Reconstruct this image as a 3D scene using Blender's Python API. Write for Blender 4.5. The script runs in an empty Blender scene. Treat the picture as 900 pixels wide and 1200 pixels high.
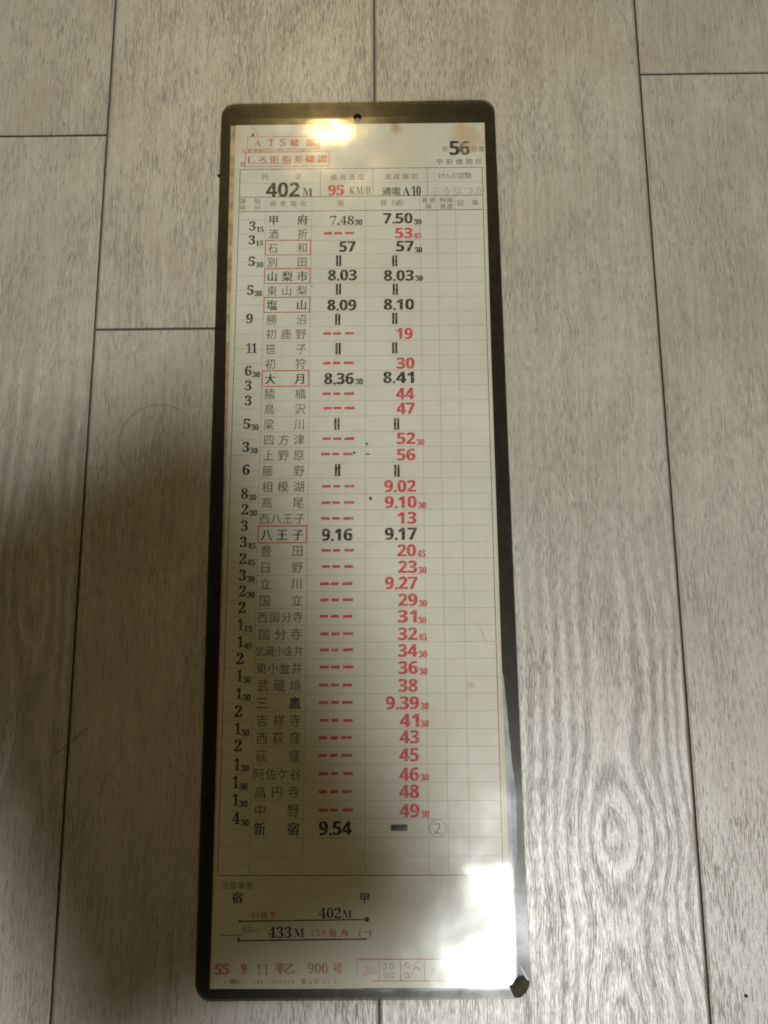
import bpy, bmesh, math, random
from mathutils import Vector, Matrix

random.seed(7)
scene = bpy.context.scene
COL = scene.collection

# ------------------------------------------------------------------ camera
cam_d = bpy.data.cameras.new("camera")
cam_d.sensor_fit = 'VERTICAL'
cam_d.sensor_height = 36.0
cam_d.lens = 36.0 * 970.0 / 1200.0
cam_d.clip_start = 0.01
cam_d.clip_end = 50.0
cam = bpy.data.objects.new("camera", cam_d)
cam.location = (0.0059, 0.0, 0.3306)
cam.rotation_euler = (0.1926, 0.0101, -0.0068)
COL.objects.link(cam)
scene.camera = cam

# ------------------------------------------------------------------ world, lamps, exposure
world = bpy.data.worlds.new("World")
scene.world = world
world.use_nodes = True
bg = world.node_tree.nodes["Background"]
bg.inputs[0].default_value = (1.0, 0.90, 0.66, 1)
bg.inputs[1].default_value = 0.06

scene.view_settings.view_transform = 'Standard'
scene.view_settings.look = 'None'
scene.view_settings.exposure = 0.0
scene.view_settings.gamma = 1.0
scene.cycles.filter_width = 1.8


def aim(o, target):
    d = Vector(target) - o.location
    o.rotation_euler = d.to_track_quat('-Z', 'Y').to_euler()


def spot(name, loc, target, power, color, size_deg, blend, radius):
    l = bpy.data.lights.new(name, 'SPOT')
    l.energy = power
    l.color = color
    l.spot_size = math.radians(size_deg)
    l.spot_blend = blend
    l.shadow_soft_size = radius
    o = bpy.data.objects.new(name, l)
    o.location = loc
    aim(o, target)
    COL.objects.link(o)
    return o


def area(name, loc, target, power, color, sx, sy, spread_deg):
    l = bpy.data.lights.new(name, 'AREA')
    l.shape = 'RECTANGLE'
    l.size = sx
    l.size_y = sy
    l.energy = power
    l.color = color
    l.spread = math.radians(spread_deg)
    o = bpy.data.objects.new(name, l)
    o.location = loc
    aim(o, target)
    COL.objects.link(o)
    return o


WARM = (1.0, 0.69, 0.26)
PALE = (0.97, 1.0, 1.0)
# pale ceiling panel above and behind the photographer: its mirror image sits on the lower right of the card
area("ceiling_panel", (0.335, -0.74, 2.30), (0.335, -0.74, 0), 52, PALE, 0.32, 0.34, 180)
# warm two-bulb lamp beyond the top of the card: its mirror image sits beside the punched hole
spot("ceiling_bulb", (-0.177, 1.901, 2.3), (0.02, 0.33, 0), 30, WARM, 26, 1.0, 0.026)
spot("ceiling_bulb", (-0.235, 1.936, 2.3), (0.02, 0.33, 0), 20, WARM, 26, 1.0, 0.026)


# ------------------------------------------------------------------ node helpers
def new_mat(name):
    m = bpy.data.materials.new(name)
    m.use_nodes = True
    nt = m.node_tree
    nt.nodes.clear()
    return m, nt


class N:
    """tiny node-tree builder"""
    def __init__(self, nt):
        self.nt = nt

    def node(self, t, **kw):
        n = self.nt.nodes.new(t)
        for k, v in kw.items():
            setattr(n, k, v)
        return n

    def set(self, sock, v):
        if isinstance(v, bpy.types.NodeSocket):
            self.nt.links.new(v, sock)
        else:
            sock.default_value = v

    def math(self, op, a, b=None, c=None, clamp=False):
        n = self.node('ShaderNodeMath', operation=op, use_clamp=clamp)
        self.set(n.inputs[0], a)
        if b is not None:
            self.set(n.inputs[1], b)
        if c is not None:
            self.set(n.inputs[2], c)
        return n.outputs[0]

    def vmath(self, op, a, b):
        n = self.node('ShaderNodeVectorMath', operation=op)
        self.set(n.inputs[0], a)
        self.set(n.inputs[1], b)
        return n.outputs[0]

    def noise(self, vec, scale=1.0, detail=2.0, rough=0.5, dist=0.0):
        n = self.node('ShaderNodeTexNoise')
        self.set(n.inputs['Vector'], vec)
        n.inputs['Scale'].default_value = scale
        n.inputs['Detail'].default_value = detail
        n.inputs['Roughness'].default_value = rough
        n.inputs['Distortion'].default_value = dist
        return n.outputs['Fac']

    def smooth(self, v, lo, hi, a=0.0, b=1.0):
        n = self.node('ShaderNodeMapRange', interpolation_type='SMOOTHSTEP')
        self.set(n.inputs['Value'], v)
        n.inputs['From Min'].default_value = lo
        n.inputs['From Max'].default_value = hi
        n.inputs['To Min'].default_value = a
        n.inputs['To Max'].default_value = b
        return n.outputs['Result']

    def mix(self, f, a, b, mode='MIX'):
        n = self.node('ShaderNodeMix', data_type='RGBA', blend_type=mode)
        self.set(n.inputs[0], f)
        self.set(n.inputs[6], a)
        self.set(n.inputs[7], b)
        return n.outputs[2]

    def comb(self, x, y, z):
        n = self.node('ShaderNodeCombineXYZ')
        for i, v in enumerate((x, y, z)):
            self.set(n.inputs[i], v)
        return n.outputs[0]

    def sep(self, v):
        n = self.node('ShaderNodeSeparateXYZ')
        self.set(n.inputs[0], v)
        return n.outputs

    def out(self, shader):
        o = self.node('ShaderNodeOutputMaterial')
        self.nt.links.new(shader, o.inputs[0])


# ------------------------------------------------------------------ floor material
def floor_material():
    m, nt = new_mat("greige_wood_floor")
    g = N(nt)
    tc = g.node('ShaderNodeTexCoord').outputs['Object']
    x, y, z = g.sep(tc)
    seed = g.node('ShaderNodeAttribute', attribute_name='plank_seed').outputs['Fac']
    kx = g.node('ShaderNodeAttribute', attribute_name='knot_x').outputs['Fac']
    ky = g.node('ShaderNodeAttribute', attribute_name='knot_y').outputs['Fac']
    kl = g.node('ShaderNodeAttribute', attribute_name='knot_len').outputs['Fac']
    ka = g.node('ShaderNodeAttribute', attribute_name='knot_amp').outputs['Fac']
    gap = g.node('ShaderNodeAttribute', attribute_name='gap').outputs['Fac']
    off = g.math('MULTIPLY', seed, 13.7)
    xs = g.math('ADD', x, off)
    ys = g.math('ADD', y, g.math('MULTIPLY', seed, 7.3))
    # slow sideways wander of the grain
    wob = g.noise(g.comb(g.math('MULTIPLY', xs, 26.0), g.math('MULTIPLY', ys, 11.0), seed), 1.0, 3.0)
    wobc = g.math('SUBTRACT', wob, 0.5)
    xw = g.math('ADD', xs, g.math('MULTIPLY', wobc, 0.008))
    # cathedral figure: rows of ovals running along the plank
    dx = g.math('ADD', g.math('SUBTRACT', x, kx), g.math('MULTIPLY', wobc, 0.016))
    dy = g.math('SUBTRACT', y, ky)
    # one full oval at the knot, half of the next below, straight grain beyond
    dyl = g.math('MINIMUM', g.math('MAXIMUM', g.math('DIVIDE', dy, kl), -1.5), 0.5)
    cy = g.math('COSINE', g.math('MULTIPLY', dyl, 6.2832))
    pot = g.math('ADD', g.math('MULTIPLY', dx, dx),
                 g.math('MULTIPLY', g.math('SUBTRACT', 1.0, cy), 0.000045))
    f = g.math('SQRT', g.math('ADD', pot, 0.000004))
    fine = g.noise(g.comb(g.math('MULTIPLY', xw, 420.0), g.math('MULTIPLY', ys, 60.0), seed), 1.0, 3.0, 0.6)
    ph = g.math('ADD', g.math('MULTIPLY', f, 1350.0), g.math('MULTIPLY', g.math('SUBTRACT', fine, 0.5), 1.3))
    ph = g.math('ADD', ph, g.math('MULTIPLY', wob, 4.5))
    ring0 = g.math('SINE', ph)
    ring = g.smooth(ring0, 0.0, 0.85)
    # rings fade with the distance from the figure, and break up
    fade = g.smooth(f, 0.014, 0.060, 1.0, 0.5)
    fade = g.math('MULTIPLY', fade, g.smooth(g.math('ABSOLUTE', dy), 0.06, 0.12, 1.0, 0.16))
    brk = g.smooth(g.noise(g.comb(g.math('MULTIPLY', xs, 70.0), g.math('MULTIPLY', ys, 34.0), seed), 1.0, 2.0), 0.30, 0.60, 0.35, 1.0)
    near = g.math('MULTIPLY', g.smooth(ka, 0.6, 1.0), g.smooth(g.math('ABSOLUTE', g.math('ADD', dy, 0.02)), 0.05, 0.09, 1.0, 0.0))
    brk = g.math('MAXIMUM', brk, g.math('MULTIPLY', near, 0.9))
    amp = g.math('MULTIPLY', fade, g.math('MULTIPLY', ka, brk))
    ring = g.math('MULTIPLY', ring, amp)
    pale = g.math('MULTIPLY', g.smooth(ring0, -0.2, -1.0), amp)
    # grain lines part round the knot
    gy = g.math('MULTIPLY', g.math('ADD', cy, 1.0), 0.5)
    gx = g.math('DIVIDE', dx, 0.022)
    bell = g.math('EXPONENT', g.math('MULTIPLY', g.math('MULTIPLY', gx, gx), -1.0))
    part = g.math('MULTIPLY', g.math('MULTIPLY', gy, bell), g.smooth(ka, 0.3, 1.0, 0.0, 0.38))
    px = g.math('SUBTRACT', xw, g.math('MULTIPLY', dx, part))
    # short dark pores along the grain
    p1 = g.noise(g.comb(g.math('MULTIPLY', px, 3100.0), g.math('MULTIPLY', ys, 185.0), seed), 1.0, 2.0, 0.5)
    zone = g.noise(g.comb(g.math('MULTIPLY', xs, 85.0), g.math('MULTIPLY', ys, 30.0), seed), 1.0, 3.0)
    thr = g.smooth(zone, 0.35, 0.65, 0.59, 0.49)
    pore = g.math('MULTIPLY', g.smooth(g.math('SUBTRACT', p1, thr), 0.0, 0.13), g.math('SUBTRACT', 1.0, g.math('MULTIPLY', near, 0.45)))
    p2 = g.noise(g.comb(g.math('MULTIPLY', px, 4500.0), g.math('MULTIPLY', ys, 300.0), g.math('ADD', seed, 3.0)), 1.0, 2.0, 0.5)
    pore2 = g.math('MULTIPLY', g.smooth(p2, 0.50, 0.72), g.math('SUBTRACT', 1.0, g.math('MULTIPLY', near, 0.3)))
    p3 = g.noise(g.comb(g.math('MULTIPLY', px, 2200.0), g.math('MULTIPLY', ys, 95.0), g.math('ADD', seed, 6.0)), 1.0, 2.0, 0.5)
    pore3 = g.smooth(p3, 0.66, 0.78)
    fibre = g.noise(g.comb(g.math('MULTIPLY', px, 1100.0), g.math('MULTIPLY', ys, 26.0), seed), 1.0, 4.0, 0.65)
    blot = g.noise(g.comb(g.math('MULTIPLY', xs, 34.0), g.math('MULTIPLY', ys, 15.0), seed), 1.0, 4.0, 0.6)
    speck = g.noise(g.comb(g.math('MULTIPLY', xs, 260.0), g.math('MULTIPLY', ys, 190.0), seed), 1.0, 3.0, 0.6)

    c = g.mix(g.smooth(blot, 0.3, 0.7), (0.315, 0.278, 0.218, 1), (0.405, 0.374, 0.304, 1))
    c = g.mix(g.smooth(fibre, 0.35, 0.65, 0.0, 0.5), c, (0.485, 0.458, 0.385, 1))
    c = g.mix(g.smooth(speck, 0.3, 0.7, 0.25, 0.0), c, (0.25, 0.22, 0.18, 1))
    tone = g.math('ADD', 0.92, g.math('MULTIPLY', g.math('FRACT', g.math('MULTIPLY', seed, 3.31)), 0.12))
    c = g.mix(1.0, c, g.comb(tone, tone, tone), 'MULTIPLY')
    c = g.mix(g.math('MULTIPLY', pale, 0.65), c, (0.56, 0.53, 0.46, 1))
    c = g.mix(g.math('MULTIPLY', ring, g.math('ADD', 0.62, g.math('MULTIPLY', near, 0.28))), c, (0.185, 0.16, 0.125, 1))
    c = g.mix(g.math('MULTIPLY', pore2, 0.36), c, (0.19, 0.16, 0.115, 1))
    c = g.mix(g.math('MULTIPLY', pore, 0.60), c, (0.13, 0.108, 0.076, 1))
    c = g.mix(g.math('MULTIPLY', pore3, 0.40), c, (0.12, 0.10, 0.07, 1))

    # faint ring left by a cup, on the plank left of the card
    rx = g.math('SUBTRACT', x, -0.0905)
    ry = g.math('SUBTRACT', y, 0.0945)
    rr = g.math('SQRT', g.math('ADD', g.math('MULTIPLY', rx, rx), g.math('MULTIPLY', ry, ry)))
    cup = g.smooth(g.math('ABSOLUTE', g.math('SUBTRACT', rr, 0.0165)), 0.00015, 0.0005, 1.0, 0.0)
    cup = g.math('MULTIPLY', cup, g.smooth(g.math('SUBTRACT', ry, rx), -0.012, 0.006))
    c = g.mix(g.math('MULTIPLY', cup, 0.45), c, (0.13, 0.115, 0.09, 1))
    # thin scratch across the seam, lower left
    sx_, sy_ = -0.1190, -0.0255
    ca, sa = math.cos(0.68), math.sin(0.68)
    ax = g.math('SUBTRACT', x, sx_)
    ay = g.math('SUBTRACT', y, sy_)
    al = g.math('ADD', g.math('MULTIPLY', ax, ca), g.math('MULTIPLY', ay, sa))
    ac = g.math('SUBTRACT', g.math('MULTIPLY', ay, ca), g.math('MULTIPLY', ax, sa))
    ac = g.math('SUBTRACT', ac, g.math('MULTIPLY', g.math('MULTIPLY', al, al), 8.0))
    scr = g.math('MULTIPLY', g.smooth(g.math('ABSOLUTE', ac), 0.0001, 0.00035, 1.0, 0.0),
                 g.smooth(g.math('ABSOLUTE', al), 0.0085, 0.0095, 1.0, 0.0))
    c = g.mix(g.math('MULTIPLY', scr, 0.7), c, (0.09, 0.075, 0.055, 1))
    c = g.mix(gap, c, (0.085, 0.066, 0.045, 1))

    h = g.math('ADD', g.math('MULTIPLY', pore, -1.0), g.math('MULTIPLY', g.math('ADD', pore2, pore3), -0.5))
    h = g.math('ADD', h, g.math('MULTIPLY', ring, -0.8))
    h = g.math('ADD', h, g.math('MULTIPLY', fibre, 0.7))
    h = g.math('SUBTRACT', h, g.math('MULTIPLY', scr, 1.0))
    bump = g.node('ShaderNodeBump')
    bump.inputs['Strength'].default_value = 0.42
    bump.inputs['Distance'].default_value = 0.00014
    g.set(bump.inputs['Height'], h)
    b = g.node('ShaderNodeBsdfPrincipled')
    g.set(b.inputs['Base Color'], c)
    g.set(b.inputs['Roughness'], g.math('ADD', g.math('ADD', 0.33, g.math('MULTIPLY', pore, 0.25)),
                                        g.math('ADD', g.math('MULTIPLY', speck, 0.12), g.math('MULTIPLY', gap, 0.5))))
    b.inputs['Specular IOR Level'].default_value = 1.0
    g.set(b.inputs['Normal'], bump.outputs[0])
    g.out(b.outputs[0])
    return m


# ------------------------------------------------------------------ floor: vinyl planks with bevelled joints, one sheet
def build_floor():
    W = 0.12
    L = 0.92
    joint = {-2: 0.2378, -1: 0.1449, 0: -0.52, 1: 0.2651}
    knots = {(0, 0): (0.0905, -0.0595, 0.066, 1.0), (-2, 0): (-0.137, 0.035, 0.11, 0.55)}
    bm = bmesh.new()
    layers = {n: bm.faces.layers.float.new(n) for n in ('plank_seed', 'knot_x', 'knot_y', 'knot_len', 'knot_amp', 'gap')}
    hw = 0.0005      # half width of the joint at its top
    bv = 0.0008      # bevel width

    def face(vs, vals):
        f = bm.faces.new([bm.verts.new(v) for v in vs])
        for k, v in vals.items():
            f[layers[k]] = v

    for col in range(-10, 10):
        off = joint.get(col, random.uniform(0, L))
        x0, x1 = col * W, (col + 1) * W
        for row in range(-3, 3):
            y0 = off + (row) * L
            y1 = y0 + L
            vis = None
            if col in (-2, -1, 1) and row in (-1, 0):
                vis = row
            key = (col, row)
            if col == 0 and row == 0:
                kn = knots[(0, 0)]
            elif col == -2 and row == -1:
                kn = knots[(-2, 0)]
            else:
                kn = (x0 + random.uniform(0.2, 0.8) * W, y0 + random.uniform(0, L),
                      random.uniform(0.16, 0.40), random.uniform(0.12, 0.32))
            vals = dict(plank_seed=random.uniform(0, 10), knot_x=kn[0], knot_y=kn[1],
                        knot_len=kn[2], knot_amp=kn[3], gap=0.0)
            a0, a1, b0, b1 = x0 + hw + bv, x1 - hw - bv, y0 + hw + 0.0002, y1 - hw - 0.00015
            c0, c1, d0, d1 = x0 + hw, x1 - hw, y0 + hw, y1 - hw
            zt, zb, zd = 0.0, -0.0004, -0.0016
            top = [(a0, b0, zt), (a1, b0, zt), (a1, b1, zt), (a0, b1, zt)]
            mid = [(c0, d0, zb), (c1, d0, zb), (c1, d1, zb), (c0, d1, zb)]
            low = [(c0, d0, zd), (c1, d0, zd), (c1, d1, zd), (c0, d1, zd)]
            face(top, vals)
            for i in range(4):
                j = (i + 1) % 4
                face([mid[i], mid[j], top[j], top[i]], vals)
                face([low[i], low[j], mid[j], mid[i]], dict(vals, gap=1.0))
    face([(-10 * W, -3.4, -0.0015), (10 * W, -3.4, -0.0015), (10 * W, 3.8, -0.0015), (-10 * W, 3.8, -0.0015)],
         dict(plank_seed=0, knot_x=0, knot_y=0, knot_len=1, knot_amp=0, gap=1.0))
    bmesh.ops.remove_doubles(bm, verts=bm.verts, dist=1e-6)
    me = bpy.data.meshes.new("floor")
    bm.to_mesh(me)
    bm.free()
    me.materials.append(floor_material())
    o = bpy.data.objects.new("floor", me)
    o['kind'] = 'structure'
    o['label'] = 'greige wood-look plank floor with dark joints'
    COL.objects.link(o)
    return o


build_floor()


# ------------------------------------------------------------------ card materials
def ink(name, rgb, rough=0.6, patchy=0.0):
    m, nt = new_mat(name)
    g = N(nt)
    b = g.node('ShaderNodeBsdfPrincipled')
    tc = g.node('ShaderNodeTexCoord').outputs['Object']
    n = g.noise(tc, 900.0, 3.0, 0.6)
    paper = (0.56, 0.50, 0.38, 1)
    c = g.mix(g.smooth(n, 0.40, 0.75, 0.0, 0.35 + patchy), (*rgb, 1), paper)
    g.set(b.inputs['Base Color'], c)
    b.inputs['Roughness'].default_value = rough
    b.inputs['Specular IOR Level'].default_value = 0.2
    g.out(b.outputs[0])
    return m


INK = {
    'black': ink("black_ink", (0.022, 0.019, 0.015)),
    'dark': ink("dark_grey_ink", (0.10, 0.09, 0.07), patchy=0.15),
    'grey': ink("grey_ink", (0.21, 0.185, 0.14), patchy=0.15),
    'pale': ink("pale_line_ink", (0.25, 0.228, 0.175), patchy=0.1),
    'red': ink("crimson_ink", (0.50, 0.055, 0.08)),
    'frame': ink("red_frame_ink", (0.44, 0.08, 0.065), patchy=0.12),
    'stamp': ink("stamp_ink", (0.42, 0.14, 0.105), patchy=0.35),
    'faint': ink("faint_stamp_ink", (0.46, 0.25, 0.21), patchy=0.4),
    'pencil': ink("pencil", (0.36, 0.335, 0.27), patchy=0.3),
}


def paper_material():
    m, nt = new_mat("aged_paper")
    g = N(nt)
    tc = g.node('ShaderNodeTexCoord').outputs['Object']
    x, y, z = g.sep(tc)
    n1 = g.noise(tc, 22.0, 4.0, 0.55)
    n2 = g.noise(tc, 160.0, 4.0, 0.6)
    n3 = g.noise(g.comb(g.math('MULTIPLY', x, 500.0), g.math('MULTIPLY', y, 500.0), z), 1.0, 3.0)
    c = g.mix(g.smooth(n1, 0.3, 0.7), (0.54, 0.533, 0.48, 1), (0.60, 0.595, 0.545, 1))
    c = g.mix(g.smooth(n2, 0.52, 0.78, 0.0, 0.35), c, (0.50, 0.43, 0.31, 1))
    c = g.mix(g.smooth(n3, 0.6, 0.8, 0.0, 0.18), c, (0.40, 0.35, 0.26, 1))

    def stain(c, cx, cy, r, amt, col):
        d = g.math('SQRT', g.math('ADD', g.math('POWER', g.math('SUBTRACT', x, cx), 2.0),
                                  g.math('POWER', g.math('SUBTRACT', y, cy), 2.0)))
        d = g.math('ADD', d, g.math('MULTIPLY', g.math('SUBTRACT', n2, 0.5), r * 1.6))
        return g.mix(g.smooth(d, r * 0.35, r, amt, 0.0), c, col)
    c = stain(c, 0.0475, 0.1655, 0.010, 0.55, (0.46, 0.29, 0.13, 1))
    c = stain(c, 0.0160, 0.1700, 0.004, 0.75, (0.30, 0.20, 0.10, 1))
    c = stain(c, 0.0180, 0.1610, 0.020, 0.22, (0.50, 0.38, 0.20, 1))
    c = stain(c, 0.0430, -0.072, 0.0022, 0.40, (0.34, 0.27, 0.18, 1))
    c = stain(c, -0.048, 0.168, 0.014, 0.25, (0.48, 0.36, 0.2, 1))
    # brown edge
    e = g.math('MINIMUM', g.math('SUBTRACT', 0.0556, x), g.math('ADD', 0.0550, x))
    c = g.mix(g.smooth(e, 0.0, 0.003, 0.35, 0.0), c, (0.50, 0.38, 0.22, 1))
    bump = g.node('ShaderNodeBump')
    bump.inputs['Strength'].default_value = 0.25
    bump.inputs['Distance'].default_value = 0.0002
    g.set(bump.inputs['Height'], n2)
    b = g.node('ShaderNodeBsdfPrincipled')
    g.set(b.inputs['Base Color'], c)
    b.inputs['Roughness'].default_value = 0.7
    b.inputs['Specular IOR Level'].default_value = 0.2
    g.set(b.inputs['Normal'], bump.outputs[0])
    g.out(b.outputs[0])
    return m


def plain(name, rgb, rough=0.6, spec=0.4, var=0.25, scale=300.0):
    m, nt = new_mat(name)
    g = N(nt)
    tc = g.node('ShaderNodeTexCoord').outputs['Object']
    n = g.noise(tc, scale, 4.0, 0.6)
    b = g.node('ShaderNodeBsdfPrincipled')
    c = g.mix(g.smooth(n, 0.3, 0.7), tuple(v * (1 - var) for v in rgb) + (1,), tuple(min(1, v * (1 + var)) for v in rgb) + (1,))
    g.set(b.inputs['Base Color'], c)
    b.inputs['Roughness'].default_value = rough
    b.inputs['Specular IOR Level'].default_value = spec
    g.out(b.outputs[0])
    return m


def film_material():
    """clear glossy cover, finely scratched"""
    m, nt = new_mat("clear_film")
    g = N(nt)
    tc = g.node('ShaderNodeTexCoord').outputs['Object']
    x, y, z = g.sep(tc)
    wave = g.noise(tc, 38.0, 2.0, 0.4)
    s1 = g.noise(g.comb(g.math('MULTIPLY', x, 2600.0), g.math('MULTIPLY', y, 60.0), 0.0), 1.0, 3.0, 0.6)
    s2 = g.noise(g.comb(g.math('MULTIPLY', g.math('ADD', x, g.math('MULTIPLY', y, 0.7)), 1800.0),
                        g.math('MULTIPLY', g.math('SUBTRACT', y, x), 70.0), 2.0), 1.0, 3.0, 0.6)
    smudge = g.noise(tc, 55.0, 4.0, 0.6)
    # the bare border is scuffed duller than the window over the paper
    bx = g.smooth(g.math('ABSOLUTE', g.math('ADD', x, g.math('MULTIPLY', y, -0.0005))), 0.0550, 0.0570)
    by = g.smooth(g.math('ABSOLUTE', g.math('ADD', y, 0.0025)), 0.1765, 0.1785)
    worn = g.math('MAXIMUM', bx, by)
    h = g.math('ADD', g.math('MULTIPLY', wave, 3.0), g.math('MULTIPLY', g.math('ADD', s1, s2), 0.03))
    bump = g.node('ShaderNodeBump')
    bump.inputs['Strength'].default_value = 1.0
    bump.inputs['Distance'].default_value = 0.00011
    g.set(bump.inputs['Height'], h)
    tr = g.node('ShaderNodeBsdfTransparent')
    tr.inputs[0].default_value = (0.97, 0.965, 0.94, 1)
    g1 = g.node('ShaderNodeBsdfGlossy')
    g1.inputs['Color'].default_value = (1, 1, 1, 1)
    g.set(g1.inputs['Roughness'], g.math("ADD", 0.09, g.math("MULTIPLY", worn, 0.16)))
    nt.links.new(bump.outputs[0], g1.inputs['Normal'])
    g2 = g.node('ShaderNodeBsdfGlossy')
    g2.inputs['Color'].default_value = (1, 1, 1, 1)
    g.set(g2.inputs['Roughness'], 0.21)
    nt.links.new(bump.outputs[0], g2.inputs['Normal'])
    fr = g.node('ShaderNodeFresnel')
    fr.inputs['IOR'].default_value = 1.45
    mx1 = g.node('ShaderNodeMixShader')
    g.set(mx1.inputs[0], g.math('MULTIPLY', fr.outputs[0], g.math('SUBTRACT', 0.36, g.math('MULTIPLY', worn, 0.31))))
    nt.links.new(tr.outputs[0], mx1.inputs[1])
    nt.links.new(g1.outputs[0], mx1.inputs[2])
    mx2 = g.node('ShaderNodeMixShader')
    g.set(mx2.inputs[0], g.math('MULTIPLY', g.smooth(smudge, 0.3, 0.75, 0.006, 0.022), g.math('SUBTRACT', 1.0, g.math('MULTIPLY', worn, 0.6))))
    nt.links.new(mx1.outputs[0], mx2.inputs[1])
    nt.links.new(g2.outputs[0], mx2.inputs[2])
    g.out(mx2.outputs[0])
    return m


def see_through(name, tint, milk=0.0, milk_col=(0.5, 0.5, 0.5), gloss=0.0, rough=0.3, patch=None):
    m, nt = new_mat(name)
    g = N(nt)
    tc = g.node('ShaderNodeTexCoord').outputs['Object']
    tr = g.node('ShaderNodeBsdfTransparent')
    tr.inputs[0].default_value = (*tint, 1)
    df = g.node('ShaderNodeBsdfDiffuse')
    df.inputs[0].default_value = (*milk_col, 1)
    mx = g.node('ShaderNodeMixShader')
    if patch:
        n = g.noise(tc, patch[0], 5.0, 0.6)
        g.set(mx.inputs[0], g.smooth(n, 0.3, 0.7, max(0, milk - patch[1]), min(1, milk + patch[1])))
    else:
        mx.inputs[0].default_value = milk
    nt.links.new(tr.outputs[0], mx.inputs[1])
    nt.links.new(df.outputs[0], mx.inputs[2])
    last = mx.outputs[0]
    if gloss > 0:
        gl = g.node('ShaderNodeBsdfGlossy')
        gl.inputs['Roughness'].default_value = rough
        m2 = g.node('ShaderNodeMixShader')
        m2.inputs[0].default_value = gloss
        nt.links.new(last, m2.inputs[1])
        nt.links.new(gl.outputs[0], m2.inputs[2])
        last = m2.outputs[0]
    g.out(last)
    return m


M_PAPER = paper_material()
M_FILM = film_material()
M_CLEAR = see_through("clear_underside", (0.95, 0.95, 0.93))
M_EDGE_SHADE = see_through("shaded_clear_edge", (0.45, 0.44, 0.41))  # side faces tinted dark to stand in for a contact shadow round the card
M_SMOKE = see_through("smoky_plastic", (0.47, 0.455, 0.41), 0.08, (0.07, 0.066, 0.054), 0.012, 0.35, (240.0, 0.08))
M_BACK = plain("brown_paper_edge", (0.40, 0.31, 0.20), 0.8, 0.1, 0.3, 200.0)
M_LIFT = see_through("lifted_film", (0.75, 0.78, 0.8), 0.45, (0.62, 0.66, 0.72), 0.0, 0.25, (120.0, 0.15))
M_HAZE = see_through("hazed_film", (0.85, 0.85, 0.85), 0.20, (0.50, 0.52, 0.55), 0.0, 0.35, (160.0, 0.16))
M_CHIP = plain("dark_bare_plastic", (0.042, 0.039, 0.025), 0.8, 0.08, 0.7, 500.0)
M_CREASE = plain("white_crease", (0.7, 0.7, 0.7), 0.5, 0.4, 0.15)
M_DARK = plain("dark_speck", (0.02, 0.017, 0.014), 0.8, 0.1)


# ------------------------------------------------------------------ mesh builders
class MB:
    """collects flat or extruded polygons (in mm of the card) into one mesh"""
    def __init__(self):
        self.v = []
        self.f = []

    def poly(self, pts, z):
        b = len(self.v)
        self.v += [(p[0] * 1e-3, p[1] * 1e-3, z * 1e-3) for p in pts]
        self.f.append(list(range(b, b + len(pts))))

    def rect(self, u0, v0, u1, v1, z):
        self.poly([(u0, v0), (u1, v0), (u1, v1), (u0, v1)], z)

    def line(self, a, b, w, z):
        d = Vector((b[0] - a[0], b[1] - a[1]))
        n = Vector((-d.y, d.x)).normalized() * (w / 2)
        self.poly([(a[0] - n.x, a[1] - n.y), (b[0] - n.x, b[1] - n.y), (b[0] + n.x, b[1] + n.y), (a[0] + n.x, a[1] + n.y)], z)

    def frame(self, u0, v0, u1, v1, w, z):
        h = w / 2
        self.rect(u0 - h, v0 - h, u1 + h, v0 + h, z)
        self.rect(u0 - h, v1 - h, u1 + h, v1 + h, z)
        self.rect(u0 - h, v0 + h, u0 + h, v1 - h, z)
        self.rect(u1 - h, v0 + h, u1 + h, v1 - h, z)

    def slab(self, pts, z0, z1):
        """closed extruded outline, pts counter-clockwise"""
        n = len(pts)
        b = len(self.v)
        self.v += [(p[0] * 1e-3, p[1] * 1e-3, z0 * 1e-3) for p in pts]
        self.v += [(p[0] * 1e-3, p[1] * 1e-3, z1 * 1e-3) for p in pts]
        self.f.append([b + i for i in reversed(range(n))])
        self.f.append([b + n + i for i in range(n)])
        for i in range(n):
            j = (i + 1) % n
            self.f.append([b + i, b + j, b + n + j, b + n + i])

    def add(self, mesh, sx, sy, ou, ov, z):
        """append a glyph mesh scaled and moved"""
        b = len(self.v)
        self.v += [((p[0] * sx + ou) * 1e-3, (p[1] * sy + ov) * 1e-3, z * 1e-3) for p in mesh[0]]
        self.f += [[b + i for i in f] for f in mesh[1]]

    def disc(self, u, v, r, z, n=10, jitter=0.0, ry=None):
        self.poly([(u + r * math.cos(2 * math.pi * i / n) * (1 + random.uniform(-jitter, jitter)),
                    v + (ry or r) * math.sin(2 * math.pi * i / n) * (1 + random.uniform(-jitter, jitter))) for i in range(n)], z)

    def build(self, name, mat, parent, label=None):
        me = bpy.data.meshes.new(name)
        me.from_pydata(self.v, [], self.f)
        me.update()
        for m in (mat if isinstance(mat, (list, tuple)) else [mat]):
            me.materials.append(m)
        o = bpy.data.objects.new(name, me)
        o.parent = parent
        if label:
            o['label'] = label
        COL.objects.link(o)
        return o


_glyph = {}


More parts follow.
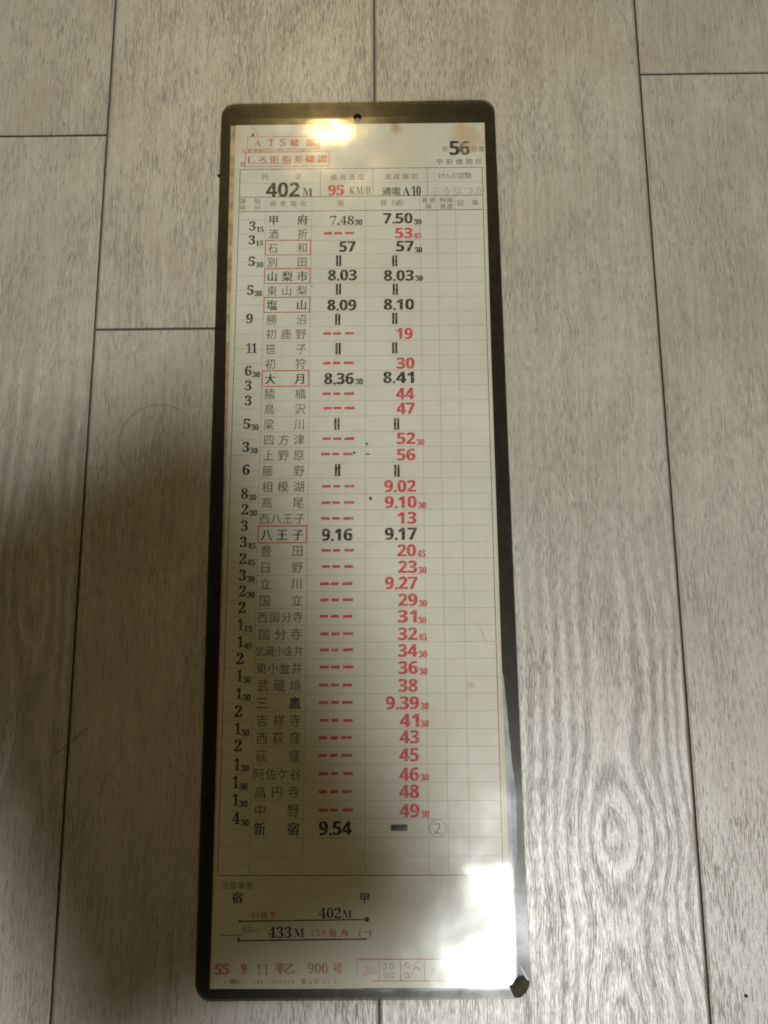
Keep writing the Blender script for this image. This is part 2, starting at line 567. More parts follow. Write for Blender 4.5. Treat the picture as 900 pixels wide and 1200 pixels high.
def glyph(s):
    """filled outline of a string from Blender's built-in lettering, size 1"""
    if s not in _glyph:
        cu = bpy.data.curves.new('lettering', 'FONT')
        cu.body = s
        cu.size = 1
        cu.resolution_u = 3
        cu.fill_mode = 'FRONT'
        o = bpy.data.objects.new('lettering', cu)
        COL.objects.link(o)
        dg = bpy.context.evaluated_depsgraph_get()
        dg.update()
        me = bpy.data.meshes.new_from_object(o.evaluated_get(dg))
        vs = [(v.co.x, v.co.y) for v in me.vertices]
        fs = [list(p.vertices) for p in me.polygons]
        bb = (min(v[0] for v in vs), min(v[1] for v in vs), max(v[0] for v in vs), max(v[1] for v in vs))
        bpy.data.objects.remove(o)
        bpy.data.curves.remove(cu)
        bpy.data.meshes.remove(me)
        _glyph[s] = (vs, fs, bb)
    return _glyph[s]


def serif(s):
    t = ''
    for ch in s:
        if ch.isdigit():
            t += chr(0x1D7CE + int(ch))
        elif 'A' <= ch <= 'Z':
            t += chr(0x1D400 + ord(ch) - 65)
        else:
            t += ch
    return t


def sans(s):
    return ''.join(chr(0x1D7EC + int(c)) if c.isdigit() else c for c in s)


def thin(s):
    return ''.join(chr(0x1D7E2 + int(c)) if c.isdigit() else c for c in s)


ZT = 2.60     # height of the printing above the floor, mm


def fit(mb, s, u0, v0, u1, v1, fat=0.0, z=ZT):
    """string stretched to fill a box"""
    vs, fs, bb = glyph(s)
    sx = (u1 - u0 - fat) / (bb[2] - bb[0])
    sy = (v1 - v0) / (bb[3] - bb[1])
    offs = [0.0] if fat <= 0 else [0.0, fat / 2, fat]
    for k, d in enumerate(offs):
        mb.add((vs, fs), sx, sy, u0 - bb[0] * sx + d, v0 - bb[1] * sy, z + k * 0.004)


def kanji(mb, s, us, v, size, fat=0.0, z=ZT, wide=1.0):
    """characters on their own em squares, centred at the given u positions"""
    for ch, u in zip(s, us):
        vs, fs, bb = glyph(ch)
        offs = [0.0] if fat <= 0 else [-fat / 2, 0.0, fat / 2]
        for k, d in enumerate(offs):
            mb.add((vs, fs), size * wide, size, u - size * wide * 0.5 + d, v - size * 0.38, z + k * 0.004)


def spread(n, a, b):
    return [a + (b - a) * i / (n - 1) for i in range(n)] if n > 1 else [(a + b) / 2]


def digits(mb, s, u0, v, h, w, style=sans, fat=0.0, z=ZT):
    """number; height h, left edge u0, width w, vertically centred on v; the dot sits on the base line"""
    if '.' in s:
        a, b = s.split('.')
        unit = w / (len(a) + len(b) + 0.42)
        fit(mb, style(a), u0, v - h / 2, u0 + unit * len(a) - 0.15, v + h / 2, fat, z)
        ud = u0 + unit * (len(a) + 0.21)
        mb.rect(ud - 0.5, v - h / 2 - 0.1, ud + 0.5, v - h / 2 + 0.85, z)
        fit(mb, style(b), u0 + unit * (len(a) + 0.42), v - h / 2, u0 + w, v + h / 2, fat, z)
    else:
        fit(mb, style(s), u0, v - h / 2, u0 + w, v + h / 2, fat, z)


# ------------------------------------------------------------------ the card
card = bpy.data.objects.new("timetable_card", None)
card.location = (-0.0067, 0.0675, 0.0)
card.rotation_euler = (0, 0, math.radians(0.22))
card['label'] = 'long laminated train timetable card with dark smoky plastic border lying on the floor'
card['category'] = 'timetable card'
COL.objects.link(card)


def rounded(x0, y0, x1, y1, r, n=10):
    pts = []
    for cx, cy, a0 in ((x1 - r, y0 + r, -90), (x1 - r, y1 - r, 0), (x0 + r, y1 - r, 90), (x0 + r, y0 + r, 180)):
        for i in range(n + 1):
            a = math.radians(a0 + 90 * i / n)
            pts.append((cx + r * math.cos(a), cy + r * math.sin(a)))
    return pts


HOLE = (-0.2, 175.5, 1.75)


def plate(name, z0, z1, bevel, mats, grow=0.0):
    """rounded plate with the punched hole, made from a filled curve"""
    cu = bpy.data.curves.new(name, 'CURVE')
    cu.dimensions = '2D'
    cu.fill_mode = 'BOTH'
    for pts in (rounded(-60.9 - grow, -183.6 - grow, 60.9 + grow, 183.6 + grow, 6.2),
                [(HOLE[0] + HOLE[2] * math.cos(a), HOLE[1] + HOLE[2] * math.sin(a))
                 for a in [2 * math.pi * i / 28 for i in range(28)]]):
        sp = cu.splines.new('POLY')
        sp.points.add(len(pts) - 1)
        for p, q in zip(sp.points, pts):
            p.co = (q[0] * 1e-3, q[1] * 1e-3, 0, 1)
        sp.use_cyclic_u = True
    cu.extrude = (z1 - z0) / 2 * 1e-3 - bevel * 1e-3
    cu.bevel_depth = bevel * 1e-3
    cu.bevel_resolution = 2
    o = bpy.data.objects.new(name, cu)
    COL.objects.link(o)
    dg = bpy.context.evaluated_depsgraph_get()
    dg.update()
    me = bpy.data.meshes.new_from_object(o.evaluated_get(dg))
    bpy.data.objects.remove(o)
    bpy.data.curves.remove(cu)
    me.name = name
    zc = (z0 + z1) / 2 * 1e-3
    for v in me.vertices:
        v.co.z += zc
    me.materials.clear()
    for m in mats:
        me.materials.append(m)
    for p in me.polygons:
        p.material_index = 0 if (p.normal.z > 0.3 or len(mats) == 1) else (1 if p.normal.z < -0.3 else 2)
    o = bpy.data.objects.new(name, me)
    o.parent = card
    COL.objects.link(o)
    return o


plate("plastic_board", 0.05, 2.30, 0.15, [M_SMOKE])
plate("cover_film", 2.75, 3.05, 0.08, [M_FILM, M_CLEAR, M_EDGE_SHADE], -0.05)


def S(u, v):
    """card position (mm) to the slightly turned printed sheet"""
    return (u - 0.0065 * v, v + 0.0065 * u)


sheet_pts = [S(-55.2, -179.4), S(55.6, -179.8), S(54.9, -60), S(55.3, 60), S(56.2, 172.0), S(-54.4, 172.7), S(-54.6, 0)]
mb = MB()
mb.slab(sheet_pts, 2.42, 2.55)
sheet = mb.build("paper_sheet", M_PAPER, card)
sheet.rotation_euler = (0, 0, -0.0065)

mb = MB()
mb.slab([(-55.6, -179.6), (0, -180.0), (0, 172.0), (-56.7, 172.6), (-56.4, 100), (-55.4, 0)], 2.32, 2.40)
mb.build("paper_backing", M_BACK, card, 'brown paper edge showing left of the sheet')

PITCH = 6.595
ROW0 = 126.05


def rv(i):
    return ROW0 - PITCH * i


# --- ruled lines
UL, UR = -52.9, 53.4
TOP, BOT = 150.45, -141.15
HB = 129.75            # bottom of the headings
mb = MB()
Zl = 2.565
mb.frame(UL, BOT, UR, TOP, 0.30, Zl)
for v, w in ((137.0, 0.32), (130.1, 0.32)):
    mb.line((UL, v), (UR, v), w, Zl + 0.004)
for u in (-17.6, 5.5, 29.3):
    mb.line((u, 137.0), (u, TOP), 0.2, Zl + 0.006)
mb.build("border_rule", INK['dark'], sheet)
mb = MB()
Zp = 2.559
mb.line((UL, 143.6), (UR, 143.6), 0.13, Zp)
for u in (-41.1, -21.1, 2.2, 25.9, 33.3, 41.3):
    mb.line((u, BOT), (u, 137.0), 0.15, Zp + 0.002)
for i in range(0, 41):
    v = rv(i) - PITCH / 2
    if v < BOT + 2:
        continue
    mb.line((-41.1, v), (UR, v), 0.14, Zp + 0.004)
for i in range(0, 41):
    v = rv(i)
    mb.line((UL, v), (-41.1, v), 0.14, Zp + 0.004)
mb.build("grid_rule", INK['pale'], sheet)

# --- timetable rows
# name, boxed, arrival, departure ('--' red dashes, '||' passing)
ROWS = [
    ("甲府", 0, "7.48 30", "7.50 30 k"), ("酒折", 0, "--", "53 45 r"), ("石和", 1, "57", "57 30 k"),
    ("別田", 0, "||", "||"), ("山梨市", 1, "8.03", "8.03 30 k"), ("東山梨", 0, "||", "||"),
    ("塩山", 1, "8.09", "8.10  k"), ("勝沼", 0, "||", "||"), ("初鹿野", 0, "--", "19  r"),
    ("笹子", 0, "||", "||"), ("初狩", 0, "--", "30  r"), ("大月", 1, "8.36 30", "8.41  k"),
    ("猿橋", 0, "--", "44  r"), ("鳥沢", 0, "--", "47  r"), ("梁川", 0, "||", "||"),
    ("四方津", 0, "--", "52 30 r"), ("上野原", 0, "--", "56  r"), ("藤野", 0, "||", "||"),
    ("相模湖", 0, "--", "9.02  r"), ("高尾", 0, "--", "9.10 30 r"), ("西八王子", 0, "--", "13  r"),
    ("八王子", 1, "9.16", "9.17  k"), ("豊田", 0, "--", "20 45 r"), ("日野", 0, "--", "23 30 r"),
    ("立川", 0, "--", "9.27  r"), ("国立", 0, "--", "29 30 r"), ("西国分寺", 0, "--", "31 30 r"),
    ("国分寺", 0, "--", "32 45 r"), ("武蔵小金井", 0, "--", "34 30 r"), ("東小金井", 0, "--", "36 30 r"),
    ("武蔵境", 0, "--", "38  r"), ("三鷹", 0, "--", "9.39 30 r"), ("吉祥寺", 0, "--", "41 30 r"),
    ("西荻窪", 0, "--", "43  r"), ("荻窪", 0, "--", "45  r"), ("阿佐ケ谷", 0, "--", "46 30 r"),
    ("高円寺", 0, "--", "48  r"), ("中野", 0, "--", "49 30 r"), ("新宿", 0, "9.54", "="),
]
BOLD = {0, 4, 6, 11, 21, 31, 38}


def jit(a=0.25):
    return random.uniform(-a, a)


for i, (nm, boxed, arr, dep) in enumerate(ROWS):
    v = rv(i)
    mb = MB()
    n = len(nm)
    size = 5.0 if n < 4 else (4.7 if n == 4 else 4.15)
    a, b = (-37.6, -24.9) if n < 4 else ((-38.4, -24.4) if n == 4 else (-39.0, -24.0))
    us = [u + jit(0.12) for u in spread(n, a, b)]
    kanji(mb, nm, us, v - 0.1, size, 0.22 if i in BOLD else 0.06, wide=0.94)
    mb.build("station_name", INK['black'] if i in BOLD else INK['dark'], sheet)
    if boxed:
        mb = MB()
        mb.frame(-40.9, v - 3.35, -21.5, v + 3.55, 0.42, 2.575)
        mb.build("red_frame", INK['frame'], sheet)
    mb = MB()
    du = jit(0.3)
    dv = jit(0.32)
    if arr == "--":
        for (q0, q1) in ((-15.6, -12.1), (-11.2, -8.1), (-6.6, -2.7)):
            j0, j1, j2 = jit(0.2), jit(0.2), jit(0.09)
            mb.poly([(q0 + du + j0, v + dv - 0.58 + j2), (q1 + du + j1, v + dv - 0.54 + j2), (q1 + du + j1, v + dv + 0.6 - j2), (q0 + du + j0, v + dv + 0.56 + j2)], ZT)
        mb.build("no_stop_dash", INK['red'], sheet)
    elif arr == "||":
        for q in (-10.5, -9.2):
            mb.poly([(q + du, v - 2.6 + dv), (q + du + 0.92, v - 2.5 + dv), (q + du + 0.92, v + 2.6 + dv), (q + du, v + 2.5 + dv)], ZT)
        mb.build("passing_mark", INK['black'], sheet)
    else:
        p = arr.split()
        if '.' in p[0]:
            if i == 0:
                digits(mb, p[0], -13.0 + du, v + dv - 0.3, 4.3, 10.4, serif)
            else:
                digits(mb, p[0], (-15.2 if i > 10 else -14.0) + du, v + dv, 5.0, 12.4, sans, 0.3)
        else:
            digits(mb, p[0], -9.0 + du, v + dv, 5.0, 7.0, sans, 0.3)
        if len(p) > 1:
            digits(mb, p[1], -2.2 + du, v - 1.5, 2.6, 3.2, serif, 0.2)
        mb.build("arrival_time", INK['black'], sheet)
    mb = MB()
    du = jit(0.3)
    dv = jit(0.32)
    if dep == "||":
        for q in (13.7, 15.0):
            mb.poly([(q + du, v - 2.5 + dv), (q + du + 0.92, v - 2.6 + dv), (q + du + 0.92, v + 2.5 + dv), (q + du, v + 2.6 + dv)], ZT)
        mb.build("passing_mark", INK['black'], sheet)
    elif dep == "=":
        mb.rect(11.8, v - 0.95, 18.0, v + 1.35, ZT)
        mb.build("departure_time", INK['black'], sheet, 'black bar in place of a departure time')
    else:
        p = dep.split()
        red = p[-1] == 'r'
        sub = p[1] if len(p) == 3 else ''
        st = sans
        if '.' in p[0]:
            digits(mb, p[0], 9.8 + du, v + dv, 5.0, 12.9, st, 0.3)
        else:
            digits(mb, p[0], 15.2 + du, v + dv, 5.0, 7.6 if p[0] != '19' else 7.0, st, 0.3)
        if sub:
            digits(mb, sub, 23.2 + du, v - 1.5, 2.6, 3.3, serif, 0.22)
        mb.build("departure_time", INK['red' if red else 'black'], sheet,
                 'red departure time' if red else 'black departure time')

RUN = [(0.5, "3", "15"), (1.5, "3", "15"), (3, "5", "30"), (5, "5", "30"), (7, "9", ""), (9, "11", ""), (10.5, "6", "30"),
       (11.5, "3", ""), (12.5, "3", ""), (14, "5", "30"), (15.5, "3", "30"), (17, "6", ""), (18.5, "8", "30"), (19.5, "2", "30"),
       (20.5, "3", ""), (21.5, "3", "45"), (22.5, "2", "45"), (23.5, "3", "30"), (24.5, "2", "30"), (25.5, "2", ""),
       (26.5, "1", "15"), (27.5, "1", "45"), (28.5, "2", ""), (29.5, "1", "30"), (30.5, "1", "30"), (31.5, "2", ""),
       (32.5, "1", "30"), (33.5, "2", ""), (34.5, "1", "30"), (35.5, "1", "30"), (36.5, "1", "30"), (37.5, "4", "30")]
for i, a, b in RUN:
    mb = MB()
    v = rv(i) + 0.4 + jit(0.2)
    u = -48.1 + jit(0.25)
    w = 2.9 if len(a) == 1 else 4.4
    if a == "1":
        w = 2.2
    digits(mb, a, u, v, 4.4, w, serif, 0.2)
    if b:
        digits(mb, b, u + w + 0.3, v - 1.6, 2.5, 3.2, serif, 0.18)
    mb.build("running_time", INK['black'], sheet)

# --- headings
def box_text(name, s, c0, c1, mat, fn=lambda s: s, fat=0.0, label=None):
    """c0, c1: measured lower left and upper right corners on the card"""
    a, b = S(*c0), S(*c1)
    mb = MB()
    fit(mb, fn(s), a[0], a[1], b[0], b[1], fat)
    return mb.build(name, INK[mat], sheet, label)


def row_text(name, s, c0, c1, size, mat, fat=0.1, label=None):
    """characters spread between two measured centres"""
    a, b = S(*c0), S(*c1)
    mb = MB()
    kanji(mb, s, spread(len(s), a[0], b[0]), (a[1] + b[1]) / 2, size, fat)
    return mb.build(name, INK[mat], sheet, label)


row_text("heading", "列車", (-41.0, 147.2), (-26.3, 147.0), 3.3, 'grey')
row_text("heading", "最高速度", (-10.6, 146.4), (1.2, 146.2), 3.2, 'grey')
row_text("heading", "速度種別", (13.0, 146.3), (24.6, 146.2), 3.2, 'grey')
row_text("heading", "けん引定数", (36.6, 146.4), (48.2, 146.1), 3.2, 'grey')
box_text("train_number", sans("402"), (-40.4, 137.2), (-25.6, 144.2), 'black', fat=0.2)
box_text("train_number", "M", (-24.3, 137.3), (-20.0, 141.2), 'black', serif)
box_text("speed_limit", "95", (-13.3, 137.5), (-6.2, 142.7), 'red', serif, 0.5)
mb = MB()
a, b = S(-3.9, 138.0), S(6.8, 141.5)
for ch, q0, q1 in (("K", 0.0, 2.5), ("M", 2.9, 5.9), ("/", 6.0, 7.1), ("H", 7.2, 9.3)):
    fit(mb, serif(ch), a[0] + q0, a[1], a[0] + q1, b[1])
mb.build("speed_unit", INK['dark'], sheet)
mb = MB()
a = S(10.5, 139.2)
kanji(mb, "通電", [a[0] + 1.9, a[0] + 6.0], a[1], 4.2, 0.2)
fit(mb, serif("A"), a[0] + 8.7, a[1] - 2.2, a[0] + 12.2, a[1] + 2.0)
fit(mb, serif("10"), a[0] + 12.8, a[1] - 2.4, a[0] + 16.8, a[1] + 2.3, 0.2)
mb.build("train_class", INK['black'], sheet)
row_text("pencil_note", "ぶろなつか", (33.5, 138.5), (53.0, 139.6), 4.4, 'pencil', 0.0)
mb = MB()
for s_, u_, v_ in (("運転", -46.6, 135.4), ("時分", -46.6, 132.3)):
    q = S(u_, v_)
    kanji(mb, s_, [q[0] - 3.9, q[0] + 2.6], q[1], 2.9, 0.1)
q = S(-30.3, 133.9)
kanji(mb, "停車場名", spread(4, q[0] - 6.9, q[0] + 6.3), q[1], 3.0, 0.1)
q = S(-7.7, 133.8)
kanji(mb, "着", [q[0]], q[1], 3.4, 0.1)
q = S(15.6, 133.5)
kanji(mb, "発（通）", spread(4, q[0] - 4.6, q[0] + 4.6), q[1], 3.2, 0.1)
q = S(30.4, 134.6)
kanji(mb, "着発", [q[0] - 1.5, q[0] + 1.9], q[1], 2.7, 0.12)
kanji(mb, "線", [q[0] + 0.2], q[1] - 2.9, 2.7, 0.12)
q = S(38.2, 134.5)
kanji(mb, "制限", [q[0] - 1.5, q[0] + 1.7], q[1], 2.7, 0.12)
kanji(mb, "速度", [q[0] - 1.5, q[0] + 1.7], q[1] - 2.9, 2.7, 0.12)
q = S(47.6, 133.1)
kanji(mb, "記事", [q[0] - 3.2, q[0] + 3.2], q[1], 3.0, 0.1)
mb.build("column_heading", INK['grey'], sheet)

# --- duty number, depot
mb = MB()
a = S(40.3, 156.2)
fit(mb, sans("5"), a[0], a[1], a[0] + 4.5, a[1] + 7.0, 0.3)
mb.build("duty_number", INK['black'], sheet)
mb = MB()
fit(mb, sans("6"), a[0] + 4.5, a[1], a[0] + 9.0, a[1] + 6.9, 0.3)
mb.build("duty_number", INK['dark'], sheet, 'worn grey digit')
mb = MB()
q = S(38.4, 159.3)
kanji(mb, "第", [q[0]], q[1], 2.7, 0.1)
q = S(51.2, 159.0)
kanji(mb, "仕業", [q[0], q[0] + 3.3], q[1], 2.7, 0.15)
mb.build("duty_caption", INK['grey'], sheet)
row_text("depot_name", "甲府機関区", (35.8, 153.1), (53.2, 152.9), 3.1, 'grey', 0.12)

# --- confirmation stamps, overprinted
mb = MB()
a, b = S(-49.0, 160.7), S(-17.3, 166.6)
mb.frame(a[0], a[1], b[0], b[1], 0.35, 2.575)
fit(mb, serif("A"), a[0] + 3.0, a[1] + 1.4, a[0] + 6.0, a[1] + 4.9)
fit(mb, "T", a[0] + 9.0, a[1] + 1.4, a[0] + 12.0, a[1] + 4.9, 0.35)
fit(mb, "S", a[0] + 14.2, a[1] + 1.4, a[0] + 17.2, a[1] + 4.9, 0.35)
kanji(mb, "確認", [a[0] + 21.0, a[0] + 28.2], a[1] + 3.0, 4.1, 0.5)
mb.build("confirmation_stamp", INK['stamp'], sheet)
mb = MB()
a, b = S(-49.8, 152.2), S(-12.8, 158.9)
mb.frame(a[0], a[1], b[0], b[1], 0.40, 2.575)
kanji(mb, "しろ形指差", spread(5, a[0] + 2.5, a[0] + 23.4), a[1] + 3.2, 4.3, 0.38)
mb.build("confirmation_stamp", INK['stamp'], sheet)
mb = MB()
kanji(mb, "確認", [a[0] + 28.6, a[0] + 34.0], a[1] + 3.4, 4.2, 0.6)
mb.build("confirmation_mark", INK['frame'], sheet, 'stronger red characters of the lower stamp')
mb = MB()
q = S(-50.5, 159.9)
kanji(mb, "注意運転", spread(4, q[0], q[0] + 7.5), q[1], 2.3, 0.15, z=2.585)
mb.line((q[0] + 8, q[1] - 0.1), (q[0] + 37, q[1] - 0.2), 0.25, 2.585)
kanji(mb, "始通", [q[0] + 16.0, q[0] + 26.0], q[1], 2.2, 0.15, z=2.585)
kanji(mb, "発", [q[0] - 0.2], q[1] - 6.6, 2.6, 0.25, z=2.585)
mb.line((q[0] + 4.5, q[1] - 6.2), (q[0] + 21, q[1] - 6.5), 0.25, 2.585)
mb.line((q[0] + 3.0, q[1] + 12.5), (q[0] + 6.0, q[1] + 7.8), 0.3, 2.585)
mb.build("overprint", INK['stamp'], sheet)
mb = MB()
q = S(-48.3, 168.2)
mb.disc(q[0] + 1.6, q[1] - 0.6, 0.55, ZT, 8, 0.3, 1.1)
mb.line((q[0] + 1.2, q[1] + 4.5), (q[0] - 1.0, q[1] + 7.0), 0.2, ZT)
mb.build("ink_spot", INK['black'], sheet)
for (u_, v_, r_) in ((-2.2, 21.4, .55), (3.0, 25.0, .5), (4.3, 2.1, .7), (-20.0, 95.0, .3)):
    mb = MB()
    q = S(u_, v_)
    mb.disc(q[0], q[1], r_, ZT, 9, 0.3)
    mb.build("ink_spot", INK['black'], sheet)
for u_, v_, d_ in ((3.3, 20.7, -0.2), (-8.6, 14.9, 0.6)):
    mb = MB()
    q = S(u_, v_)
    mb.line((q[0] - 0.9, q[1] - d_ / 2), (q[0] + 0.9, q[1] + d_ / 2), 0.5, ZT)
    mb.build("ink_spot", INK['black'], sheet)
for (a_, b_) in (((45.5, -48.0), (49.8, -57.0)), ((47.0, -50.5), (49.0, -56.2)), ((29.0, -140.0), (29.5, -152.0)), ((8.0, 28.0), (9.8, 28.8))):
    mb = MB()
    mb.line(S(*a_), S(*b_), 0.16, 2.59)
    mb.build("pencil_scratch", INK['pencil'], sheet)

# --- circled 2 after the last station
mb = MB()
q = S(28.6, -124.8)
for k in range(28):
    a0, a1 = 2 * math.pi * k / 28, 2 * math.pi * (k + 1) / 28
    mb.poly([(q[0] + r * math.cos(t), q[1] + r * math.sin(t)) for r, t in ((2.95, a0), (3.2, a0), (3.2, a1), (2.95, a1))], ZT)
fit(mb, thin("2"), q[0] - 1.15, q[1] - 1.9, q[0] + 1.15, q[1] + 1.9, 0.15)
mb.build("circled_number", INK['grey'], sheet)

# --- notes under the table
row_text("heading", "注意事項", (-50.9, -144.3), (-42.0, -144.3), 2.9, 'grey')
mb = MB()
q = S(-46.2, -148.5)
kanji(mb, "宿", [q[0]], q[1], 4.2, 0.3)
mb.build("terminus_name", INK['black'], sheet)
mb = MB()
q = S(1.0, -148.9)
kanji(mb, "甲", [q[0]], q[1], 4.0, 0.3)
mb.build("terminus_name", INK['black'], sheet)
mb = MB()
a, b = S(-45.6, -156.7), S(1.8, -156.4)
mb.line(a, b, 0.42, ZT)
mb.disc(b[0], b[1], 0.9, ZT + 0.004, 10, 0.15)
mb.line((a[0], a[1] - 0.5), (a[0] + 0.6, a[1] + 0.7), 0.4, ZT + 0.004)
a, b = S(-45.6, -163.3), S(1.8, -163.1)
mb.line(a, b, 0.5, ZT)
mb.line((a[0] + 0.1, a[1] - 0.6), (a[0] + 0.1, a[1] + 1.3), 0.7, ZT + 0.004)
a, b = S(-52.1, -161.4), S(-44.0, -161.5)
mb.line(a, b, 0.22, ZT)
mb.build("route_line", INK['black'], sheet)
mb = MB()
a = S(-16.0, -155.9)
fit(mb, serif("402"), a[0], a[1], a[0] + 8.2, a[1] + 3.7)
fit(mb, serif("M"), a[0] + 8.8, a[1], a[0] + 12.2, a[1] + 2.7)
a = S(-34.6, -162.5)
fit(mb, serif("433"), a[0], a[1], a[0] + 8.6, a[1] + 4.0)
fit(mb, serif("M"), a[0] + 9.4, a[1] + 0.3, a[0] + 13.3, a[1] + 3.3)
mb.build("train_number", INK['black'], sheet)
mb = MB()
a = S(-41.8, -154.4)
kanji(mb, "183系(予)", spread(6, a[0] + 0.4, a[0] + 8.8), a[1], 2.5, 0.2)
a = S(-18.4, -160.8)
kanji(mb, "155系(大)号", spread(7, a[0] + 0.8, a[0] + 13.8), a[1], 3.0, 0.2)
mb.build("train_note", INK['stamp'], sheet)
mb = MB()
a = S(-0.6, -160.8)
kanji(mb, "(一)", [a[0] + 0.7, a[0] + 2.6, a[0] + 4.6], a[1], 2.9, 0.1)
mb.build("margin_note", INK['dark'], sheet)
mb = MB()
a = S(-44.1, -160.5)
fit(mb, "0.%", a[0], a[1], a[0] + 3.4, a[1] + 2.0)
mb.line((a[0] + 3.2, a[1] + 0.6), (a[0] + 5.4, a[1] + 0.7), 0.3, ZT)
mb.build("margin_note", INK['dark'], sheet)

# --- stamped date and revision
mb = MB()
a = S(-53.9, -174.8)
fit(mb, serif("55"), a[0], a[1], a[0] + 5.4, a[1] + 3.8, 0.5)
fit(mb, "9", a[0] + 9.6, a[1] + 0.1, a[0] + 11.8, a[1] + 3.7, 0.45)
for d in (15.4, 18.0):
    fit(mb, serif("1"), a[0] + d, a[1] + 0.1, a[0] + d + 1.5, a[1] + 3.7)
kanji(mb, "準乙", [a[0] + 23.9, a[0] + 27.3], a[1] + 2.1, 4.1, 0.3)
fit(mb, serif("900"), a[0] + 34.0, a[1] + 0.5, a[0] + 41.4, a[1] + 3.9)
kanji(mb, "号", [a[0] + 44.8], a[1] + 2.2, 3.8, 0.15)
mb.build("date_stamp", INK['stamp'], sheet)
mb = MB()
a = S(-49.3, -177.1)
kanji(mb, "(運転5)", spread(5, a[0], a[0] + 6.2), a[1], 1.9, 0.05)
kanji(mb, "186-100×315", spread(11, a[0] + 10.5, a[0] + 24.5), a[1], 1.9, 0.05)
kanji(mb, "東人印", spread(3, a[0] + 28.0, a[0] + 32.5), a[1], 2.0, 0.05)
kanji(mb, "51.2", spread(4, a[0] + 36, a[0] + 40), a[1], 1.8, 0.05)
mb.build("printer_line", INK['grey'], sheet)
mb = MB()
a, b = S(-1.9, -177.2), S(43.0, -170.2)
w_ = 0.28
mb.line((a[0], b[1]), (b[0], b[1]), 0.4, ZT)
mb.line((a[0] + 5, a[1]), (b[0], a[1]), w_, ZT)
for q in (0.0, 8.0, 15.8, 24.6, 33.6):
    mb.line((a[0] + q, a[1] + (2.2 if q == 0 else 0)), (a[0] + q, b[1] - 0.2), w_, ZT + 0.004)
mb.build("stamp_grid", INK['stamp'], sheet)
mb = MB()
fit(mb, thin("2"), a[0] + 2.3, a[1] + 2.0, a[0] + 4.0, a[1] + 5.0)
kanji(mb, "印", [a[0] + 5.6], a[1] + 3.2, 3.2, 0.1)
for (dx_, dy_) in ((9.9, 4.8), (12.6, 5.0), (10.4, 1.8), (12.8, 1.9), (18.0, 1.9), (18.5, 5.2)):
    for k in range(10):
        a0, a1 = 2 * math.pi * k / 10, 2 * math.pi * (k + 1) / 10
        mb.poly([(a[0] + dx_ + r * .85 * math.cos(t), a[1] + dy_ + r * math.sin(t)) for r, t in ((.7, a0), (1.05, a0), (1.05, a1), (.7, a1))], ZT)
for (x0_, y0_, x1_, y1_) in ((16.6, 4.6, 18.2, 6.4), (18.8, 0.8, 20.4, 2.8), (20.6, 3.6, 21.4, 5.0), (21.3, 4.9, 23.0, 3.6), (21.0, 5.8, 22.6, 6.6),
                             (27.0, 2.0, 27.6, 4.4), (28.0, 2.4, 28.6, 4.8), (36.0, 2.0, 36.8, 5.0), (37.4, 2.2, 38.0, 4.4)):
    mb.line((a[0] + x0_, a[1] + y0_), (a[0] + x1_, a[1] + y1_), 0.4, ZT)
mb.build("stamp_mark", INK['faint'], sheet)

# --- damage: film lifting along the right edge and the bottom, bare corner
def strip(mb, side_a, side_b, z0, z1):
    """ribbon between two edges with the same number of points"""
    pts = side_a + list(reversed(side_b))
    n = len(side_a)
    b = len(mb.v)
    for z in (z0, z1):
        mb.v += [(p[0] * 1e-3, p[1] * 1e-3, z * 1e-3) for p in side_a]
        mb.v += [(p[0] * 1e-3, p[1] * 1e-3, z * 1e-3) for p in side_b]
    A0, B0, A1, B1 = b, b + n, b + 2 * n, b + 3 * n
    for i in range(n - 1):
        mb.f.append([A1 + i, A1 + i + 1, B1 + i + 1, B1 + i])
        mb.f.append([A0 + i, B0 + i, B0 + i + 1, A0 + i + 1])
        mb.f.append([A0 + i, A0 + i + 1, A1 + i + 1, A1 + i])
        mb.f.append([B0 + i, B1 + i, B1 + i + 1, B0 + i + 1])
    mb.f.append([A0, A1, B1, B0])
    mb.f.append([A0 + n - 1, B0 + n - 1, B1 + n - 1, A1 + n - 1])


def edge(pts, step, amp):
    """resampled line with small ragged deviations"""
    out = []
    for (x0, y0), (x1, y1) in zip(pts, pts[1:]):
        k = max(1, int(math.hypot(x1 - x0, y1 - y0) / step))
        for i in range(k):
            t = i / k
            out.append((x0 + (x1 - x0) * t + random.uniform(-amp, amp), y0 + (y1 - y0) * t + random.uniform(-amp, amp)))
    out.append(pts[-1])
    return out


mb = MB()
e = edge([(55.3, -68), (56.6, -88), (57.6, -104), (58.5, -113), (58.0, -133.5), (57.4, -137.5), (56.6, -140.6), (56.9, -146)], 2.0, 0.12)
strip(mb, [(54.9, p[1]) for p in e], e, 2.62, 2.70)
mb.build("lifted_film_edge", M_LIFT, card)
mb = MB()
e = edge([(57.2, -141), (58.4, -144), (59.6, -147), (58.6, -153), (59.8, -158), (59.3, -163), (60.2, -168), (59.9, -172), (59.4, -175.6)], 1.0, 0.22)
strip(mb, [(56.5, p[1]) for p in e], e, 2.60, 2.69)
mb.build("hazed_edge", M_HAZE, card)
mb = MB()
e = edge([(0, -180.3), (8, -181.0), (19, -181.5), (25, -180.9), (31, -181.3), (36, -182.2), (40, -181.0), (47, -182.8), (53.4, -182.9)], 0.9, 0.25)
strip(mb, e, [(p[0], -179.9) for p in e], 2.60, 2.69)
mb.build("hazed_edge", M_HAZE, card)
mb = MB()
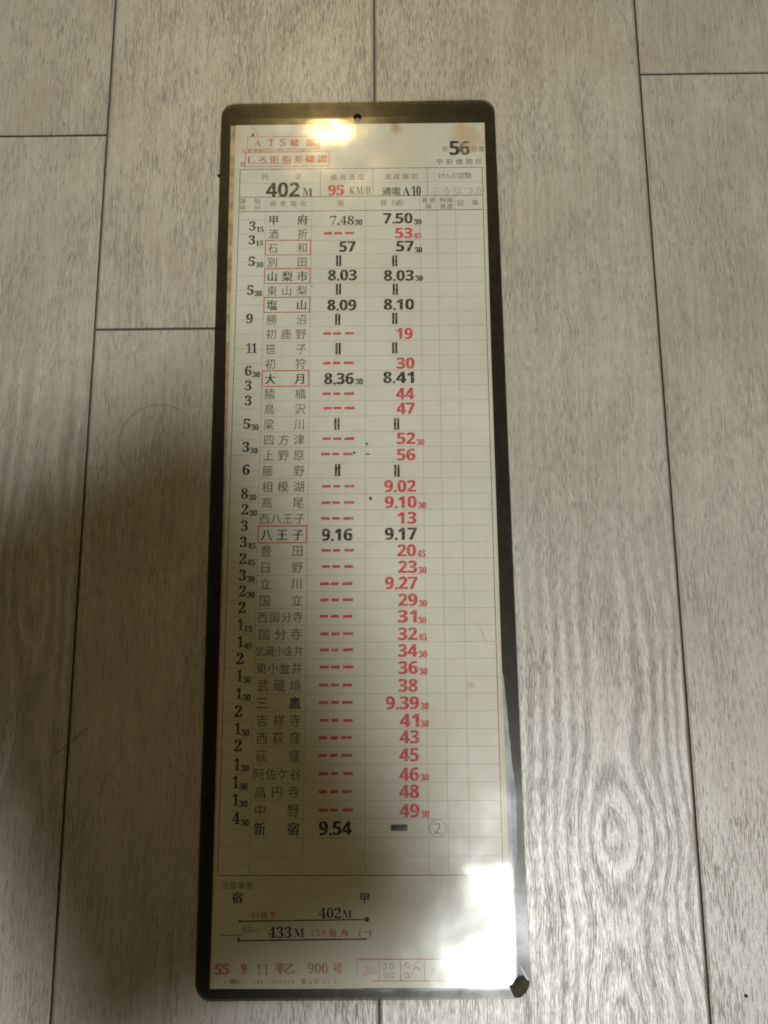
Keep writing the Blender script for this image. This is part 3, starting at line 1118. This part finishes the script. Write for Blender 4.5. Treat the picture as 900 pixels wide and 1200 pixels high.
mb.slab([(53.2, -179.2), (54.0, -181.0), (55.0, -183.0), (57.2, -182.9), (59.2, -181.3), (60.4, -179.2), (60.6, -177.6), (59.2, -176.8),
         (58.6, -175.9), (57.0, -175.6), (55.6, -176.8), (54.4, -178.5)], 2.80, 3.16)
mb.build("bare_corner", M_CHIP, card)
mb = MB()
mb.line((57.6, -172.8), (60.2, -177.2), 0.35, 3.09)
mb.line((51.2, -177.2), (53.4, -180.2), 0.25, 3.09)
mb.build("film_crease", M_CREASE, card)

# ring of the punched hole
mb = MB()
for k in range(28):
    a0, a1 = 2 * math.pi * k / 28, 2 * math.pi * (k + 1) / 28
    r0, r1 = HOLE[2] - 0.05, HOLE[2] + 0.22
    P4 = [(HOLE[0] + r * math.cos(t), HOLE[1] + r * math.sin(t)) for r, t in ((r0, a0), (r1, a0), (r1, a1), (r0, a1))]
    mb.slab(P4, 0.3, 3.10)
mb.build("punched_hole_rim", see_through("hole_edge", (0.5, 0.48, 0.42), 0.5, (0.08, 0.07, 0.055), 0.02, 0.3), card)


# ------------------------------------------------------------------ specks on the floor
def speck(x, y, r, label):
    bm = bmesh.new()
    bmesh.ops.create_icosphere(bm, subdivisions=2, radius=r)
    for v in bm.verts:
        v.co *= 1 + random.uniform(-0.25, 0.25)
        v.co.z = v.co.z * 0.6 + r * 0.45
    me = bpy.data.meshes.new("crumb")
    bm.to_mesh(me)
    bm.free()
    me.materials.append(M_DARK)
    o = bpy.data.objects.new("crumb", me)
    o.location = (x, y, 0)
    o['label'] = label
    o['category'] = 'crumb'
    COL.objects.link(o)


speck(0.1335, -0.1160, 0.00055, 'tiny dark crumb lying on the rightmost plank near the bottom of the photo')
speck(-0.0690, 0.2168, 0.0008, 'small dark crumb touching the upper left edge of the timetable card')


# ------------------------------------------------------------------ unseen slab added for phone and hand, shaped to cast the lower left shadow
shadow_blocker = bpy.data.objects.new("shadow_blocker", None)
shadow_blocker.location = (-0.0185, -0.127, 0.345)
shadow_blocker.rotation_euler = (math.radians(7), 0, math.radians(24))
shadow_blocker['label'] = 'dark slab added out of view above the timetable card to cast the lower left shadow'
shadow_blocker['category'] = 'shadow_blocker'
COL.objects.link(shadow_blocker)
M_SHELL = plain("dark_blocker_shell", (0.03, 0.03, 0.032), 0.5, 0.4, 0.1)
mb = MB()
mb.slab(rounded(-74, -94, 65, 101, 14), 0.0, 7.0)
mb.build("body", M_SHELL, shadow_blocker)
mb = MB()
mb.slab(rounded(-57, -85, 57, 85, 2), 7.0, 7.3)
mb.build("blocker_screen", plain("dark_glass", (0.02, 0.02, 0.022), 0.1, 0.5, 0.1), shadow_blocker)
mb = MB()
mb.slab([(40 + 4 * math.cos(2 * math.pi * i / 24), 89 + 4 * math.sin(2 * math.pi * i / 24)) for i in range(24)], -1.0, 0.0)
mb.build("lens", plain("dark_lens", (0.01, 0.01, 0.012), 0.1, 0.5, 0.1), shadow_blocker)  # disc on the added slab, not the viewing camera
